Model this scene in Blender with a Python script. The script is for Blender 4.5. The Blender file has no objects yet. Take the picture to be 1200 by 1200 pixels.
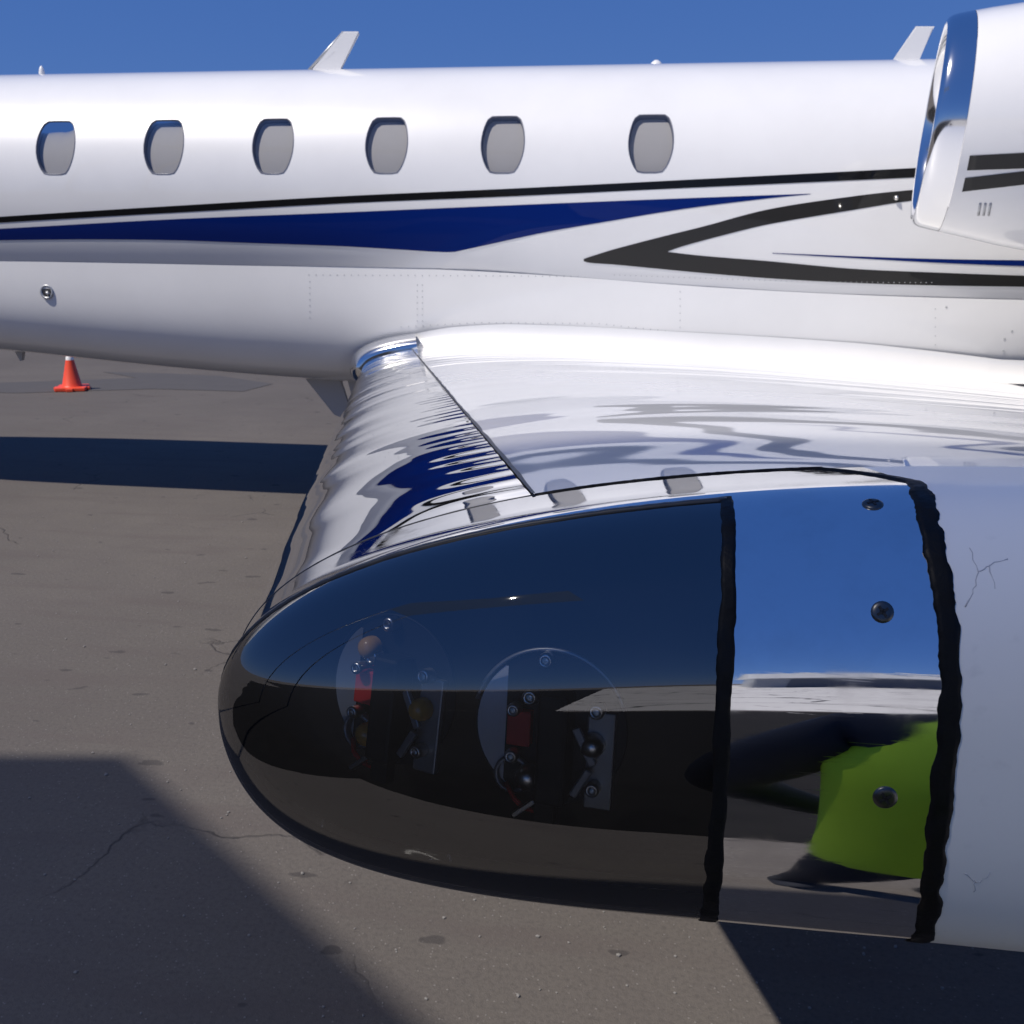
import bpy, bmesh, math, random
from mathutils import Vector, Matrix
random.seed(4)
R = math.radians
sc = bpy.context.scene
col = sc.collection

# ------------------------------------------------------------------ camera
CAM = Vector((0, 0, 2.05)); YAW = R(8.5); PITCH = math.atan(330 / 1300); ROLL = R(0.25)
cd = bpy.data.cameras.new('camera'); cam = bpy.data.objects.new('camera', cd); col.objects.link(cam)
cd.sensor_width = 36; cd.lens = 36 * 1300 / 1200
cd.clip_start = 0.01; cd.clip_end = 6000
cam.location = CAM
cam.rotation_mode = 'QUATERNION'
_fw = Vector((-math.sin(YAW) * math.cos(PITCH), math.cos(YAW) * math.cos(PITCH), -math.sin(PITCH)))
_rt = Vector((math.cos(YAW), math.sin(YAW), 0)); _up = _rt.cross(_fw)
_rt2 = _rt * math.cos(ROLL) + _up * math.sin(ROLL); _up2 = _up * math.cos(ROLL) - _rt * math.sin(ROLL)
cam.rotation_quaternion = Matrix((_rt2, _up2, -_fw)).transposed().to_quaternion()
sc.camera = cam
cd.dof.use_dof = True; cd.dof.focus_distance = .62; cd.dof.aperture_fstop = 48

# ------------------------------------------------------------------ sky, sun, exposure
SUN = Vector((-0.46, -0.345, 0.80)).normalized()
EL = math.asin(SUN.z); AZ = math.atan2(SUN.x, SUN.y)
w = bpy.data.worlds.new('World'); sc.world = w; w.use_nodes = True
nt = w.node_tree; bg = nt.nodes['Background']
sky = nt.nodes.new('ShaderNodeTexSky'); sky.sky_type = 'NISHITA'; sky.sun_disc = False
sky.sun_elevation = EL; sky.sun_rotation = AZ
sky.altitude = 2600; sky.air_density = 0.9; sky.dust_density = 0.05; sky.ozone_density = 3.5
dim = nt.nodes.new('ShaderNodeMix'); dim.data_type = 'RGBA'; dim.blend_type = 'MULTIPLY'; dim.inputs[0].default_value = 1; dim.inputs[7].default_value = (.20, .20, .20, 1)
add = nt.nodes.new('ShaderNodeMix'); add.data_type = 'RGBA'; add.blend_type = 'ADD'; add.inputs[0].default_value = 1; add.inputs[7].default_value = (.29, .95, 3.30, 1)
nt.links.new(sky.outputs[0], dim.inputs[6]); nt.links.new(dim.outputs[2], add.inputs[6]); nt.links.new(add.outputs[2], bg.inputs[0]); bg.inputs[1].default_value = 0.10
sd = bpy.data.lights.new('sun', 'SUN'); sd.energy = 4.8; sd.angle = R(0.53); sd.color = (1, .93, .845)
sun = bpy.data.objects.new('sun', sd); col.objects.link(sun)
sun.rotation_mode = 'QUATERNION'; sun.rotation_quaternion = SUN.to_track_quat('Z', 'Y'); sun.location = SUN * 60
sc.view_settings.view_transform = 'Standard'; sc.view_settings.look = 'None'
sc.view_settings.exposure = 0.03; sc.view_settings.gamma = 1; sc.view_settings.use_curve_mapping = False

# ------------------------------------------------------------------ small helpers
def ray(px, py):
    return _fw + _rt2 * ((px - 600) / 1300) + _up2 * ((600 - py) / 1300)
def at_y(px, py, y):
    d = ray(px, py); return CAM + d * (y / d.y)
def at_z(px, py, z=0.0):
    d = ray(px, py); return CAM + d * ((z - CAM.z) / d.z)
def pix(P):
    v = Vector(P) - CAM; k = v.dot(_fw)
    return 600 + 1300 * v.dot(_rt2) / k, 600 - 1300 * v.dot(_up2) / k
def lerp(tab, x):
    if x <= tab[0][0]: return tab[0][1]
    for (a, b), (c, d) in zip(tab, tab[1:]):
        if x <= c: return b + (d - b) * (x - a) / (c - a)
    return tab[-1][1]
def smooth(tab, x):
    # cubic (Catmull-Rom) reading of a table
    n = len(tab)
    if x <= tab[0][0]: return tab[0][1]
    if x >= tab[-1][0]: return tab[-1][1]
    for i in range(n - 1):
        if x <= tab[i + 1][0]: break
    x0, y0 = tab[i]; x1, y1 = tab[i + 1]; h = x1 - x0; t = (x - x0) / h
    m0 = (y1 - tab[i - 1][1]) / (x1 - tab[i - 1][0]) if i > 0 else (y1 - y0) / h
    m1 = (tab[i + 2][1] - y0) / (tab[i + 2][0] - x0) if i + 2 < n else (y1 - y0) / h
    t2, t3 = t * t, t ** 3
    return (2*t3-3*t2+1)*y0 + (t3-2*t2+t)*h*m0 + (-2*t3+3*t2)*y1 + (t3-t2)*h*m1
def obj(name, bm, mats, parent=None, sm=True, label=None, kind=None, normals=True):
    if normals: bmesh.ops.recalc_face_normals(bm, faces=bm.faces)
    me = bpy.data.meshes.new(name); bm.to_mesh(me); bm.free()
    for m in (mats if isinstance(mats, (list, tuple)) else [mats]): me.materials.append(m)
    if sm:
        for p in me.polygons: p.use_smooth = True
    o = bpy.data.objects.new(name, me); col.objects.link(o)
    if parent: o.parent = parent
    if label: o['label'] = label
    if kind: o['kind'] = kind
    return o
def thing(name, label, cat, loc=(0, 0, 0), rotz=0, group=None):
    o = bpy.data.objects.new(name, None); col.objects.link(o); o.location = loc; o.rotation_euler = (0, 0, rotz)
    o.empty_display_size = .2; o['label'] = label; o['category'] = cat
    if group: o['group'] = group
    return o
def grid(bm, fn, us, vs, closed_u=False, closed_v=False, skip=None, mi=0):
    V = [[bm.verts.new(fn(u, v)) for v in vs] for u in us]
    nu, nv = len(us), len(vs)
    for i in range(nu if closed_u else nu - 1):
        for j in range(nv if closed_v else nv - 1):
            if skip and skip(i, j): continue
            q = [V[i][j], V[(i+1) % nu][j], V[(i+1) % nu][(j+1) % nv], V[i][(j+1) % nv]]
            try:
                f = bm.faces.new(q); f.material_index = mi
            except ValueError: pass
    return V
def lin(a, b, n): return [a + (b - a) * i / (n - 1) for i in range(n)]
def box(bm, c, s, rot=None, bev=0.0):
    M = Matrix.Translation(c)
    if rot is not None: M = M @ rot.to_4x4()
    r = bmesh.ops.create_cube(bm, size=1, matrix=M @ Matrix.Diagonal((*s, 1)))
    if bev > 0:
        es = list({e for v in r['verts'] for e in v.link_edges})
        bmesh.ops.bevel(bm, geom=es, offset=bev, segments=2, affect='EDGES', profile=.5)
def tube(bm, pts, rad, n=10, caps=True):
    pts = [Vector(p) for p in pts]; rr = rad if isinstance(rad, (list, tuple)) else [rad] * len(pts)
    rings = []
    ref = None
    for i, p in enumerate(pts):
        t = (pts[min(i+1, len(pts)-1)] - pts[max(i-1, 0)]).normalized()
        if ref is None: ref = t.orthogonal().normalized()
        a = (ref - t * ref.dot(t)).normalized(); b = t.cross(a); ref = a
        rings.append([bm.verts.new(p + (a * math.cos(2*math.pi*k/n) + b * math.sin(2*math.pi*k/n)) * rr[i]) for k in range(n)])
    for A, B in zip(rings, rings[1:]):
        for k in range(n): bm.faces.new((A[k], A[(k+1) % n], B[(k+1) % n], B[k]))
    if caps:
        bm.faces.new(rings[0][::-1]); bm.faces.new(rings[-1])
def lathe(bm, prof, n=24, M=Matrix()):
    # prof: (radius, height) about local z
    rings = []
    for r, z in prof:
        if r < 1e-6: rings.append([bm.verts.new(M @ Vector((0, 0, z)))])
        else: rings.append([bm.verts.new(M @ Vector((r*math.cos(2*math.pi*k/n), r*math.sin(2*math.pi*k/n), z))) for k in range(n)])
    for A, B in zip(rings, rings[1:]):
        for k in range(n):
            if len(A) == 1 and len(B) == 1: continue
            if len(A) == 1: bm.faces.new((A[0], B[(k+1) % n], B[k]))
            elif len(B) == 1: bm.faces.new((A[k], A[(k+1) % n], B[0]))
            else: bm.faces.new((A[k], A[(k+1) % n], B[(k+1) % n], B[k]))
def frame_z(p, n, up=Vector((0, 0, 1))):
    # matrix whose local z looks along n
    n = n.normalized(); x = up.cross(n)
    if x.length < 1e-4: x = Vector((1, 0, 0))
    x.normalize(); y = n.cross(x)
    M = Matrix((x, y, n)).transposed().to_4x4(); M.translation = p
    return M

# ------------------------------------------------------------------ materials
def mat(name, base, rough=.5, metal=0, coat=0, spec=.5, ior=1.5):
    m = bpy.data.materials.new(name); m.use_nodes = True
    b = m.node_tree.nodes['Principled BSDF']
    b.inputs['Base Color'].default_value = (*base, 1); b.inputs['Roughness'].default_value = rough
    b.inputs['Metallic'].default_value = metal; b.inputs['Coat Weight'].default_value = coat
    b.inputs['Coat Roughness'].default_value = .02; b.inputs['Specular IOR Level'].default_value = spec
    b.inputs['IOR'].default_value = ior
    return m
class NB:
    def __init__(s, m): s.t = m.node_tree; s.n = s.t.nodes; s.l = s.t.links; s.b = s.n.get('Principled BSDF')
    def new(s, t, **k):
        n = s.n.new(t)
        for a, v in k.items():
            if hasattr(n, a): setattr(n, a, v)
            else: n.inputs[a].default_value = v
        return n
    def link(s, a, b): s.l.new(a, b)
    def coord(s, scale=(1, 1, 1), kind='Object', loc=(0, 0, 0)):
        c = s.new('ShaderNodeTexCoord'); m = s.new('ShaderNodeMapping'); m.inputs['Scale'].default_value = scale
        m.inputs['Location'].default_value = loc
        s.link(c.outputs[kind], m.inputs[0]); return m.outputs[0]
    def noise(s, vec, scale, detail=4, rough=.5, dist=0):
        n = s.new('ShaderNodeTexNoise'); n.inputs['Scale'].default_value = scale; n.inputs['Detail'].default_value = detail
        n.inputs['Roughness'].default_value = rough; n.inputs['Distortion'].default_value = dist
        s.link(vec, n.inputs['Vector']); return n.outputs['Fac']
    def ramp(s, f, stops):
        r = s.new('ShaderNodeValToRGB'); e = r.color_ramp.elements
        while len(e) < len(stops): e.new(.5)
        for x, (p, c) in zip(e, stops):
            x.position = p; x.color = (*c, 1) if isinstance(c, tuple) else (c, c, c, 1)
        s.link(f, r.inputs[0]); return r.outputs[0]
    def mix(s, f, a, b, mode='MIX'):
        m = s.new('ShaderNodeMix'); m.data_type = 'RGBA'; m.blend_type = mode
        for inp, v in ((m.inputs[0], f), (m.inputs[6], a), (m.inputs[7], b)):
            if hasattr(v, 'is_linked'): s.link(v, inp)
            else: inp.default_value = v if not isinstance(v, tuple) else (*v, 1)
        return m.outputs[2]
    def math(s, op, a, b=0.0, c=0.0):
        m = s.new('ShaderNodeMath'); m.operation = op
        for i, v in enumerate((a, b, c)):
            if hasattr(v, 'is_linked'): s.link(v, m.inputs[i])
            else: m.inputs[i].default_value = v
        return m.outputs[0]
    def bump(s, h, strength=1, dist=.001, prev=None):
        b = s.new('ShaderNodeBump'); b.inputs['Strength'].default_value = strength; b.inputs['Distance'].default_value = dist
        s.link(h, b.inputs['Height'])
        if prev: s.link(prev, b.inputs['Normal'])
        return b.outputs[0]

# white paint: glossy clear coat, a little orange peel and grime
M_white = mat('white_paint', (.78, .79, .79), .35, 0, 1)
b = NB(M_white); co = b.coord()
b.link(b.mix(b.ramp(b.noise(co, 1.7, 5, .6), [(.35, 0.0), (.75, 1.0)]), (.75, .75, .745), (.705, .705, .70)), b.b.inputs['Base Color'])
b.link(b.bump(b.noise(co, 2.2, 2), .35, .004), b.b.inputs['Coat Normal'])
# wing skin paint: same paint over thin sheet that ripples between the ribs
def ripple(m, amp, chord=.35, span=3.2, fine=.22):
    b = NB(m); co = b.coord((chord, span, .6))
    n = b.bump(b.noise(co, 1.6, 1, .4, .5), .9, amp)
    n = b.bump(b.noise(b.coord((1.6, 6, 1)), 1.5, 0, .4, .3), .7, amp * fine, n)
    return b, n
M_wing = mat('wing_paint', (.75, .75, .745), .5, 0, .9)
b, n = ripple(M_wing, .0030, .5, 2.4); b.link(n, b.b.inputs['Coat Normal'])
M_tipwhite = mat('tip_paint', (.82, .81, .79), .45, 0, .2, .3)
b = NB(M_tipwhite); co = b.coord()
b.b.inputs['Coat Roughness'].default_value = .18
v = b.new('ShaderNodeTexVoronoi', feature='DISTANCE_TO_EDGE'); v.inputs['Scale'].default_value = 11
nz = b.new('ShaderNodeTexNoise'); nz.inputs['Scale'].default_value = 9; nz.inputs['Detail'].default_value = 3
b.link(co, nz.inputs['Vector'])
wp = b.mix(.12, co, nz.outputs['Color'], 'LINEAR_LIGHT'); b.link(wp, v.inputs['Vector'])
crk = b.math('MULTIPLY', b.ramp(v.outputs['Distance'], [(0.0, 1.0), (.010, 0.0)]), b.ramp(b.noise(b.coord(loc=(3, 1, 2)), 6, 2), [(.58, 0.0), (.66, 1.0)]))
dirt = b.ramp(b.noise(co, 60, 3, .7), [(.62, 0.0), (.8, 1.0)])
c1 = b.mix(b.math('MULTIPLY', dirt, .25), (.87, .84, .78), (.55, .53, .50))
b.link(b.mix(b.math('MULTIPLY', crk, .55), c1, (.36, .35, .35)), b.b.inputs['Base Color'])
b.link(b.bump(b.noise(co, 90, 3), .25, .0006), b.b.inputs['Normal'])
# bare polished metal of the leading edge
M_le = mat('polished_leading_edge', (.90, .905, .91), .012, 1)
b, n = ripple(M_le, .0055, 1.6, 2.0, .30)
wv = b.new('ShaderNodeTexWave'); wv.bands_direction = 'Y'; wv.inputs['Scale'].default_value = 6.5; wv.inputs['Distortion'].default_value = 3.0; wv.inputs['Detail'].default_value = 1
b.link(b.coord(), wv.inputs['Vector'])
at_ = b.new('ShaderNodeAttribute'); at_.attribute_name = 'edge'
b.link(b.bump(b.math('MULTIPLY', wv.outputs['Fac'], at_.outputs['Fac']), .8, .0005, n), b.b.inputs['Normal'])
# chrome of the tip band
M_chrome = mat('tip_band_metal', (.74, .75, .77), .07, 1)
b = NB(M_chrome); co = b.coord()
sm_ = b.ramp(b.noise(co, 38, 5, .65), [(.45, 0.0), (.72, 1.0)])
b.link(b.math('MULTIPLY_ADD', sm_, .09, .016), b.b.inputs['Roughness'])
scr = b.ramp(b.noise(b.coord((6, 60, 260)), 3, 3, .6), [(.60, 0.0), (.68, 1.0)])
b.link(b.mix(b.math('MULTIPLY', sm_, .35), (.76, .77, .79), (.60, .60, .61)), b.b.inputs['Base Color'])
b.link(b.bump(b.noise(co, 7, 2), .35, .0016, b.bump(scr, .03, .00008)), b.b.inputs['Normal'])
M_lip = mat('intake_lip_metal', (.80, .80, .80), .10, 1)
M_black = mat('black_stripe_paint', (.004, .004, .0045), .5, 0, .4, .1)
M_char = mat('charcoal_stripe_paint', (.020, .0195, .019), .5, 0, .4, .1)
M_blue = mat('blue_stripe_paint', (.0002, .013, .125), .5, 0, .25, .05)
M_seal = mat('black_sealant', (.004, .004, .0045), .5, 0, 0, .2)
b = NB(M_seal); co = b.coord()
b.link(b.bump(b.noise(co, 220, 4, .6), .5, .0007), b.b.inputs['Normal'])
b.link(b.ramp(b.noise(co, 90, 3), [(.35, .42), (.7, .8)]), b.b.inputs['Roughness'])
M_gasket = mat('grey_gasket', (.035, .033, .032), .4)
M_dark = mat('lamp_bay_black', (.006, .006, .007), .6)
M_plate = mat('lamp_plate', (.008, .008, .009), .55)
M_steel = mat('screw_steel', (.85, .82, .76), .3, 1)
M_dscrew = mat('worn_screw', (.11, .11, .11), .35, 1)
M_brass = mat('amber_diode', (.8, .45, .10), .25, 0, .6)
M_lblue = mat('label_paper', (.85, .88, .92), .6)
M_red = mat('red_block', (.75, .04, .04), .45)
M_bracket = mat('grey_bracket', (.42, .43, .44), .4, .6)
M_rubber = mat('tyre_rubber', (.02, .02, .02), .8)
M_rivet = mat('rivet', (.42, .43, .44), .5)
M_bellygrey = mat('antenna_grey', (.42, .41, .40), .5)
M_shade = mat('window_shade', (.46, .43, .41), .7)
M_reveal = mat('window_reveal', (.09, .10, .14), .35)

def glass(name, tint, ior, rough=0.0):
    m = bpy.data.materials.new(name); m.use_nodes = True; t = m.node_tree; t.nodes.clear()
    o = t.nodes.new('ShaderNodeOutputMaterial'); mx = t.nodes.new('ShaderNodeMixShader')
    fr = t.nodes.new('ShaderNodeFresnel'); fr.inputs[0].default_value = ior
    tr = t.nodes.new('ShaderNodeBsdfTransparent'); tr.inputs[0].default_value = (*tint, 1)
    gl = t.nodes.new('ShaderNodeBsdfGlossy'); gl.inputs['Roughness'].default_value = rough
    t.links.new(fr.outputs[0], mx.inputs[0]); t.links.new(tr.outputs[0], mx.inputs[1]); t.links.new(gl.outputs[0], mx.inputs[2])
    t.links.new(mx.outputs[0], o.inputs[0]); return m
M_lens = glass('smoked_lens', (.88, .89, .90), 2.6, .012)
M_pane = glass('cabin_pane', (.80, .82, .84), 1.5, .01)

# ------------------------------------------------------------------ ground
def asphalt():
    m = mat('asphalt', (.1, .095, .09), .85, 0, 0, .3); b = NB(m); co = b.coord()
    big = b.noise(co, .35, 4, .55); mid = b.noise(co, 3.2, 5, .6); fine = b.noise(co, 60, 3, .7)
    c = b.mix(b.ramp(big, [(.3, 0.0), (.7, 1.0)]), (.092, .082, .073), (.128, .114, .101))
    c = b.mix(b.math('MULTIPLY', b.ramp(mid, [(.35, 1.0), (.6, 0.0)]), .45), c, (.100, .088, .081))
    c = b.mix(b.math('MULTIPLY', b.ramp(fine, [(.3, 1.0), (.55, 0.0)]), .55), c, (.062, .056, .052))
    v = b.new('ShaderNodeTexVoronoi'); v.inputs['Scale'].default_value = 75; b.link(co, v.inputs['Vector'])
    st = b.math('MULTIPLY', b.ramp(v.outputs['Distance'], [(.16, 1.0), (.30, 0.0)]), b.ramp(v.outputs['Color'], [(.72, 0.0), (.80, 1.0)]))
    c = b.mix(b.math('MULTIPLY', st, .7), c, (.22, .205, .19))
    # streaks swept along x, oil spots
    stk = b.ramp(b.noise(b.coord((.5, 3.4, 1)), 1.6, 5, .6), [(.52, 0.0), (.68, 1.0)])
    c = b.mix(b.math('MULTIPLY', stk, .55), c, (.090, .076, .070))
    oil = b.ramp(b.noise(b.coord((2.4, 4.5, 1), loc=(1.3, .4, 0)), 2.4, 2, .4), [(.70, 0.0), (.73, 1.0)])
    c = b.mix(b.math('MULTIPLY', oil, .6), c, (.035, .032, .032))
    # hairline cracks
    nz = b.new('ShaderNodeTexNoise'); nz.inputs['Scale'].default_value = 1.4; nz.inputs['Detail'].default_value = 5; b.link(co, nz.inputs['Vector'])
    wp = b.mix(.35, co, nz.outputs['Color'], 'LINEAR_LIGHT')
    v2 = b.new('ShaderNodeTexVoronoi', feature='DISTANCE_TO_EDGE'); v2.inputs['Scale'].default_value = .75; b.link(wp, v2.inputs['Vector'])
    ck = b.math('MULTIPLY', b.ramp(v2.outputs['Distance'], [(0.0, 1.0), (.006, 0.0)]), b.ramp(b.noise(b.coord(loc=(5, 2, 0)), .9, 2), [(.57, 0.0), (.63, 1.0)]))
    c = b.mix(b.math('MULTIPLY', ck, .6), c, (.03, .027, .026))
    b.link(c, b.b.inputs['Base Color'])
    n = b.bump(fine, .6, .004); n = b.bump(st, .5, .003, n); n = b.bump(b.math('SUBTRACT', 1.0, ck), .7, .008, n)
    n = b.bump(b.noise(co, 240, 2), .5, .0015, n)
    b.link(n, b.b.inputs['Normal']); return m
bm = bmesh.new()
grid(bm, lambda u, v: Vector((u, v, 0)), [-2500, -60, -20, 20, 60, 2500], [-2500, -60, -7, 30, 80, 2500])
obj('ground', bm, asphalt(), sm=False, kind='structure')
# bright concrete with tarred cracks, added unseen behind the viewer for reflections
m = mat('concrete', (.42, .41, .39), .8); b = NB(m); co = b.coord()
nz = b.new('ShaderNodeTexNoise'); nz.inputs['Scale'].default_value = .35; nz.inputs['Detail'].default_value = 4; b.link(co, nz.inputs['Vector'])
wp = b.mix(.9, co, nz.outputs['Color'], 'LINEAR_LIGHT')
v = b.new('ShaderNodeTexVoronoi', feature='DISTANCE_TO_EDGE'); v.inputs['Scale'].default_value = .3; b.link(wp, v.inputs['Vector'])
b.link(b.mix(b.ramp(v.outputs['Distance'], [(.012, 1.0), (.02, 0.0)]), b.mix(b.noise(co, .5, 4), (.52, .50, .47), (.42, .41, .39)), (.03, .03, .03)), b.b.inputs['Base Color'])
bm = bmesh.new()
grid(bm, lambda u, v: Vector((u - max(0, -v - 9.5) * .12 * (u < 0), v + .3 * math.sin(u * .7), .004)), lin(-2.5, 70, 60), [-160, -60, -20, -9.5])
grid(bm, lambda u, v: Vector((u, v, .006)), [1.9, 4, 9, 30, 70], [-9.8, -5, -2, 1.0])  # nearer slab, added to bounce light onto the wing tip
obj('added_apron', bm, m, sm=False, kind='structure')
# darker resealed patch beyond the aircraft
m = mat('sealed_asphalt', (.05, .048, .048), .8); b = NB(m)
b.link(b.mix(b.noise(b.coord(), 4, 4), (.060, .055, .052), (.075, .069, .065)), b.b.inputs['Base Color'])
bm = bmesh.new()
def blob(pts, z):
    return [bm.verts.new(Vector((p[0], p[1], z))) for p in pts]
bm.faces.new(blob([at_z(*q) for q in [(-60, 459), (20, 461), (80, 459), (180, 456), (285, 459), (320, 450), (260, 441), (200, 438), (120, 436), (160, 443), (60, 447), (-60, 450)]], .004))
obj('sealed_patch', bm, m, sm=False, kind='structure')
m = mat('reflection_darkener', (.016, .016, .017), .9, 0, 0, .04); b = NB(m)  # unseen dark ground, added to darken what lens and band reflect
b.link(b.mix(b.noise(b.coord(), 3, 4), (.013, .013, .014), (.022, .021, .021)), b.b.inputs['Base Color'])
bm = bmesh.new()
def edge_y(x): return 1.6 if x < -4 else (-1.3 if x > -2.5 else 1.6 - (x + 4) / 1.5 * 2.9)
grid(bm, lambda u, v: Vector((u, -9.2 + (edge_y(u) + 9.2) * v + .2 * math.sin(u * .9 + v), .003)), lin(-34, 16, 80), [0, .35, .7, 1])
obj('added_dark_strip', bm, m, sm=False, kind='structure')
bm = bmesh.new(); grid(bm, lambda u, v: Vector((u, v, .002)), lin(-90, -2.2, 20), [-120, -60, -30, -9.1])  # more of the added dark ground, farther back on the left
obj('added_dark_strip', bm, m, sm=False, kind='structure')
# loose grit lying on the asphalt
bm = bmesh.new()
for k in range(600):
    y = random.uniform(2.0, 7.5); x = random.uniform(-.62 * y - .2, .34 * y)
    r = random.choice([.0025, .003, .004, .005, .007]) * random.uniform(.7, 1.2)
    M = Matrix.Translation((x, y, r * .4)) @ Matrix.Rotation(random.random() * 6, 4, 'Z') @ Matrix.Diagonal((1, random.uniform(.6, 1), .6, 1))
    bmesh.ops.create_icosphere(bm, subdivisions=1, radius=r, matrix=M)
obj('grit', bm, mat('grit', (.20, .19, .175), .8), sm=False, kind='stuff', label='loose pale grit scattered on the asphalt')

# ------------------------------------------------------------------ the jet
jet = thing('business_jet', 'white twin-engine business jet with blue and black stripes parked on the asphalt', 'aircraft', (0, 0, 0))
YF, ZF, RF, HL = 8.4, 2.335, .85, .95
def body_scale(x):
    # slimmer towards nose and tail
    if x < -6.2: t = min(1, (-6.2 - x) / 4.3); return math.sqrt(max(0, 1 - t ** 2.2)) * .97 + .03
    if x > 4.0: t = min(1, (x - 4.0) / 5.5); return 1 - .82 * t ** 1.3
    return 1
def body_dz(x):
    if x < -6.2: return -.25 * min(1, (-6.2 - x) / 4.3) ** 1.5
    if x > 4.0: return .45 * min(1, (x - 4.0) / 5.5) ** 1.2
    return 0
def nl(x):
    k = max(0, min(1, (x + 1.6) / 2.6)); return 2.2 + 1.5 * k * k * (3 - 2 * k)
def hw(z, x=-3.0):
    d = z - ZF
    if d >= 0: return math.sqrt(max(0, RF * RF - d * d))
    return RF * max(0, 1 - (min(HL, -d) / HL) ** nl(x)) ** (1 / nl(x))
def body(x, ph):
    # ph 0 at the near side, +90 deg at the crown
    c, s = math.cos(ph), math.sin(ph); k = body_scale(x); dz = body_dz(x)
    if s >= 0: return Vector((x, YF - RF * c * k, ZF + dz + RF * s * k))
    e = 2 / nl(x); z = HL * abs(s) ** e
    return Vector((x, YF - math.copysign(RF * abs(c) ** e, c) * k, ZF + dz - z * k))
def side_normal(x, z):
    e = .004; a = Vector((0, -hw(z + e, x) + hw(z - e, x), 2 * e)); n = Vector((1, 0, 0)).cross(a); n.normalize()
    return n if n.y < 0 else -n
def on_side(px, py):
    y = 7.6
    for _ in range(30):
        P = at_y(px, py, y); y = .5 * y + .5 * (YF - hw(P.z, P.x))
    return P
WX = [-5.17, -4.38, -3.577, -2.79, -1.996, -1.208, -.237]; WPH = R(18.6)
WA, WB, WN = .143, .192, 3.0
xs = set(); wcells = []
for xc in WX:
    cell = [round(xc + d, 4) for d in lin(-.24, .24, 9)]; xs.update(cell); wcells.append((cell[0], cell[-1]))
x = -10.5
for x in [-10.5, -10.48, -10.42, -10.3, -10.1, -9.8, -9.4, -9, -8.5, -8, -7.5, -7, -6.6, -6.2, -5.9, -5.6] + lin(.1, 4.0, 14) + lin(4.3, 9.5, 14):
    if not any(a - .03 < x < c + .03 for a, c in wcells): xs.add(round(x, 4))
xs = sorted(xs)
dph = .33 / 4
phs = [WPH + dph * k for k in range(-4, 5)]
rest = lin(phs[-1], phs[0] + 2 * math.pi, 66)[1:-1]
phs = phs + rest
def inwin(i, j):
    return j < 8 and any(xs[i] >= a - 1e-4 and xs[i+1] <= c + 1e-4 for a, c in wcells)
bm = bmesh.new()
V = grid(bm, body, xs, phs, closed_v=True, skip=inwin)
def wout(th):
    c, s = math.cos(th), math.sin(th)
    # barrel outline: widest at mid height, flatter top and bottom
    lo, hi = 0, .6
    for _ in range(40):
        r = (lo + hi) / 2; a, h_ = abs(r * c) , abs(r * s)
        wid = WA * (1 - (.30 if s > 0 else .42) * (h_ / WB) ** 2.0)
        inside = (h_ / WB) ** 11 + (a / max(.01, wid)) ** 11 < 1 if h_ < WB * 1.05 else False
        if inside: lo = r
        else: hi = r
    return lo * c, lo * s
win_rims = []
for xc, (a, c) in zip(WX, wcells):
    i0 = min(range(len(xs)), key=lambda i: abs(xs[i] - a)); i1 = min(range(len(xs)), key=lambda i: abs(xs[i] - c))
    loop = [(i, 0) for i in range(i0, i1)] + [(i1, j) for j in range(0, 8)] + [(i, 8) for i in range(i1, i0, -1)] + [(i0, j) for j in range(8, 0, -1)]
    prev = [V[i][j] for i, j in loop]; P0 = [(xs[i] - xc, (phs[j] - WPH) * RF) for i, j in loop]
    PI = [wout(math.atan2(q[1], q[0])) for q in P0]
    # double resolution on the inner outline for round corners
    for t in (.35, .65, .85, .95, 1.0):
        ring = [bm.verts.new(body(xc + (1-t)*p[0] + t*q[0], WPH + ((1-t)*p[1] + t*q[1]) / RF)) for p, q in zip(P0, PI)]
        n = len(ring)
        for k in range(n): bm.faces.new((prev[k], prev[(k+1) % n], ring[(k+1) % n], ring[k]))
        prev = ring
    win_rims.append((xc, PI))
obj('fuselage', bm, M_white, jet)
def in_body(x, ph, d):
    p = body(x, ph); n = Vector((0, -math.cos(ph), math.sin(ph))); return p - n * d
for xc, PI in win_rims:
    bm = bmesh.new(); prev = None; n = len(PI)
    for sc_, d in ((1.03, -.0025), (1.0, -.004), (.99, 0), (.97, .012), (.96, .040)):
        ring = [bm.verts.new(in_body(xc + q[0]*sc_, WPH + q[1]*sc_/RF, d)) for q in PI]
        if prev:
            for k in range(n): bm.faces.new((prev[k], prev[(k+1) % n], ring[(k+1) % n], ring[k]))
        prev = ring
    wo = obj('cabin_window', bm, [M_reveal], jet)
    for nm, m_, d, s_ in (('pane', M_pane, .004, .98), ('window_shade', M_shade, .036, .965)):
        bm = bmesh.new(); rings = []
        for t in (1, .75, .5, .25): rings.append([bm.verts.new(in_body(xc + q[0]*s_*t, WPH + q[1]*s_*t/RF, d)) for q in PI])
        for A, B in zip(rings, rings[1:]):
            for k in range(n): bm.faces.new((A[k], A[(k+1) % n], B[(k+1) % n], B[k]))
        cv = bm.verts.new(in_body(xc, WPH, d))
        for k in range(n): bm.faces.new((rings[-1][k], rings[-1][(k+1) % n], cv))
        obj(nm, bm, m_, wo)

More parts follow.
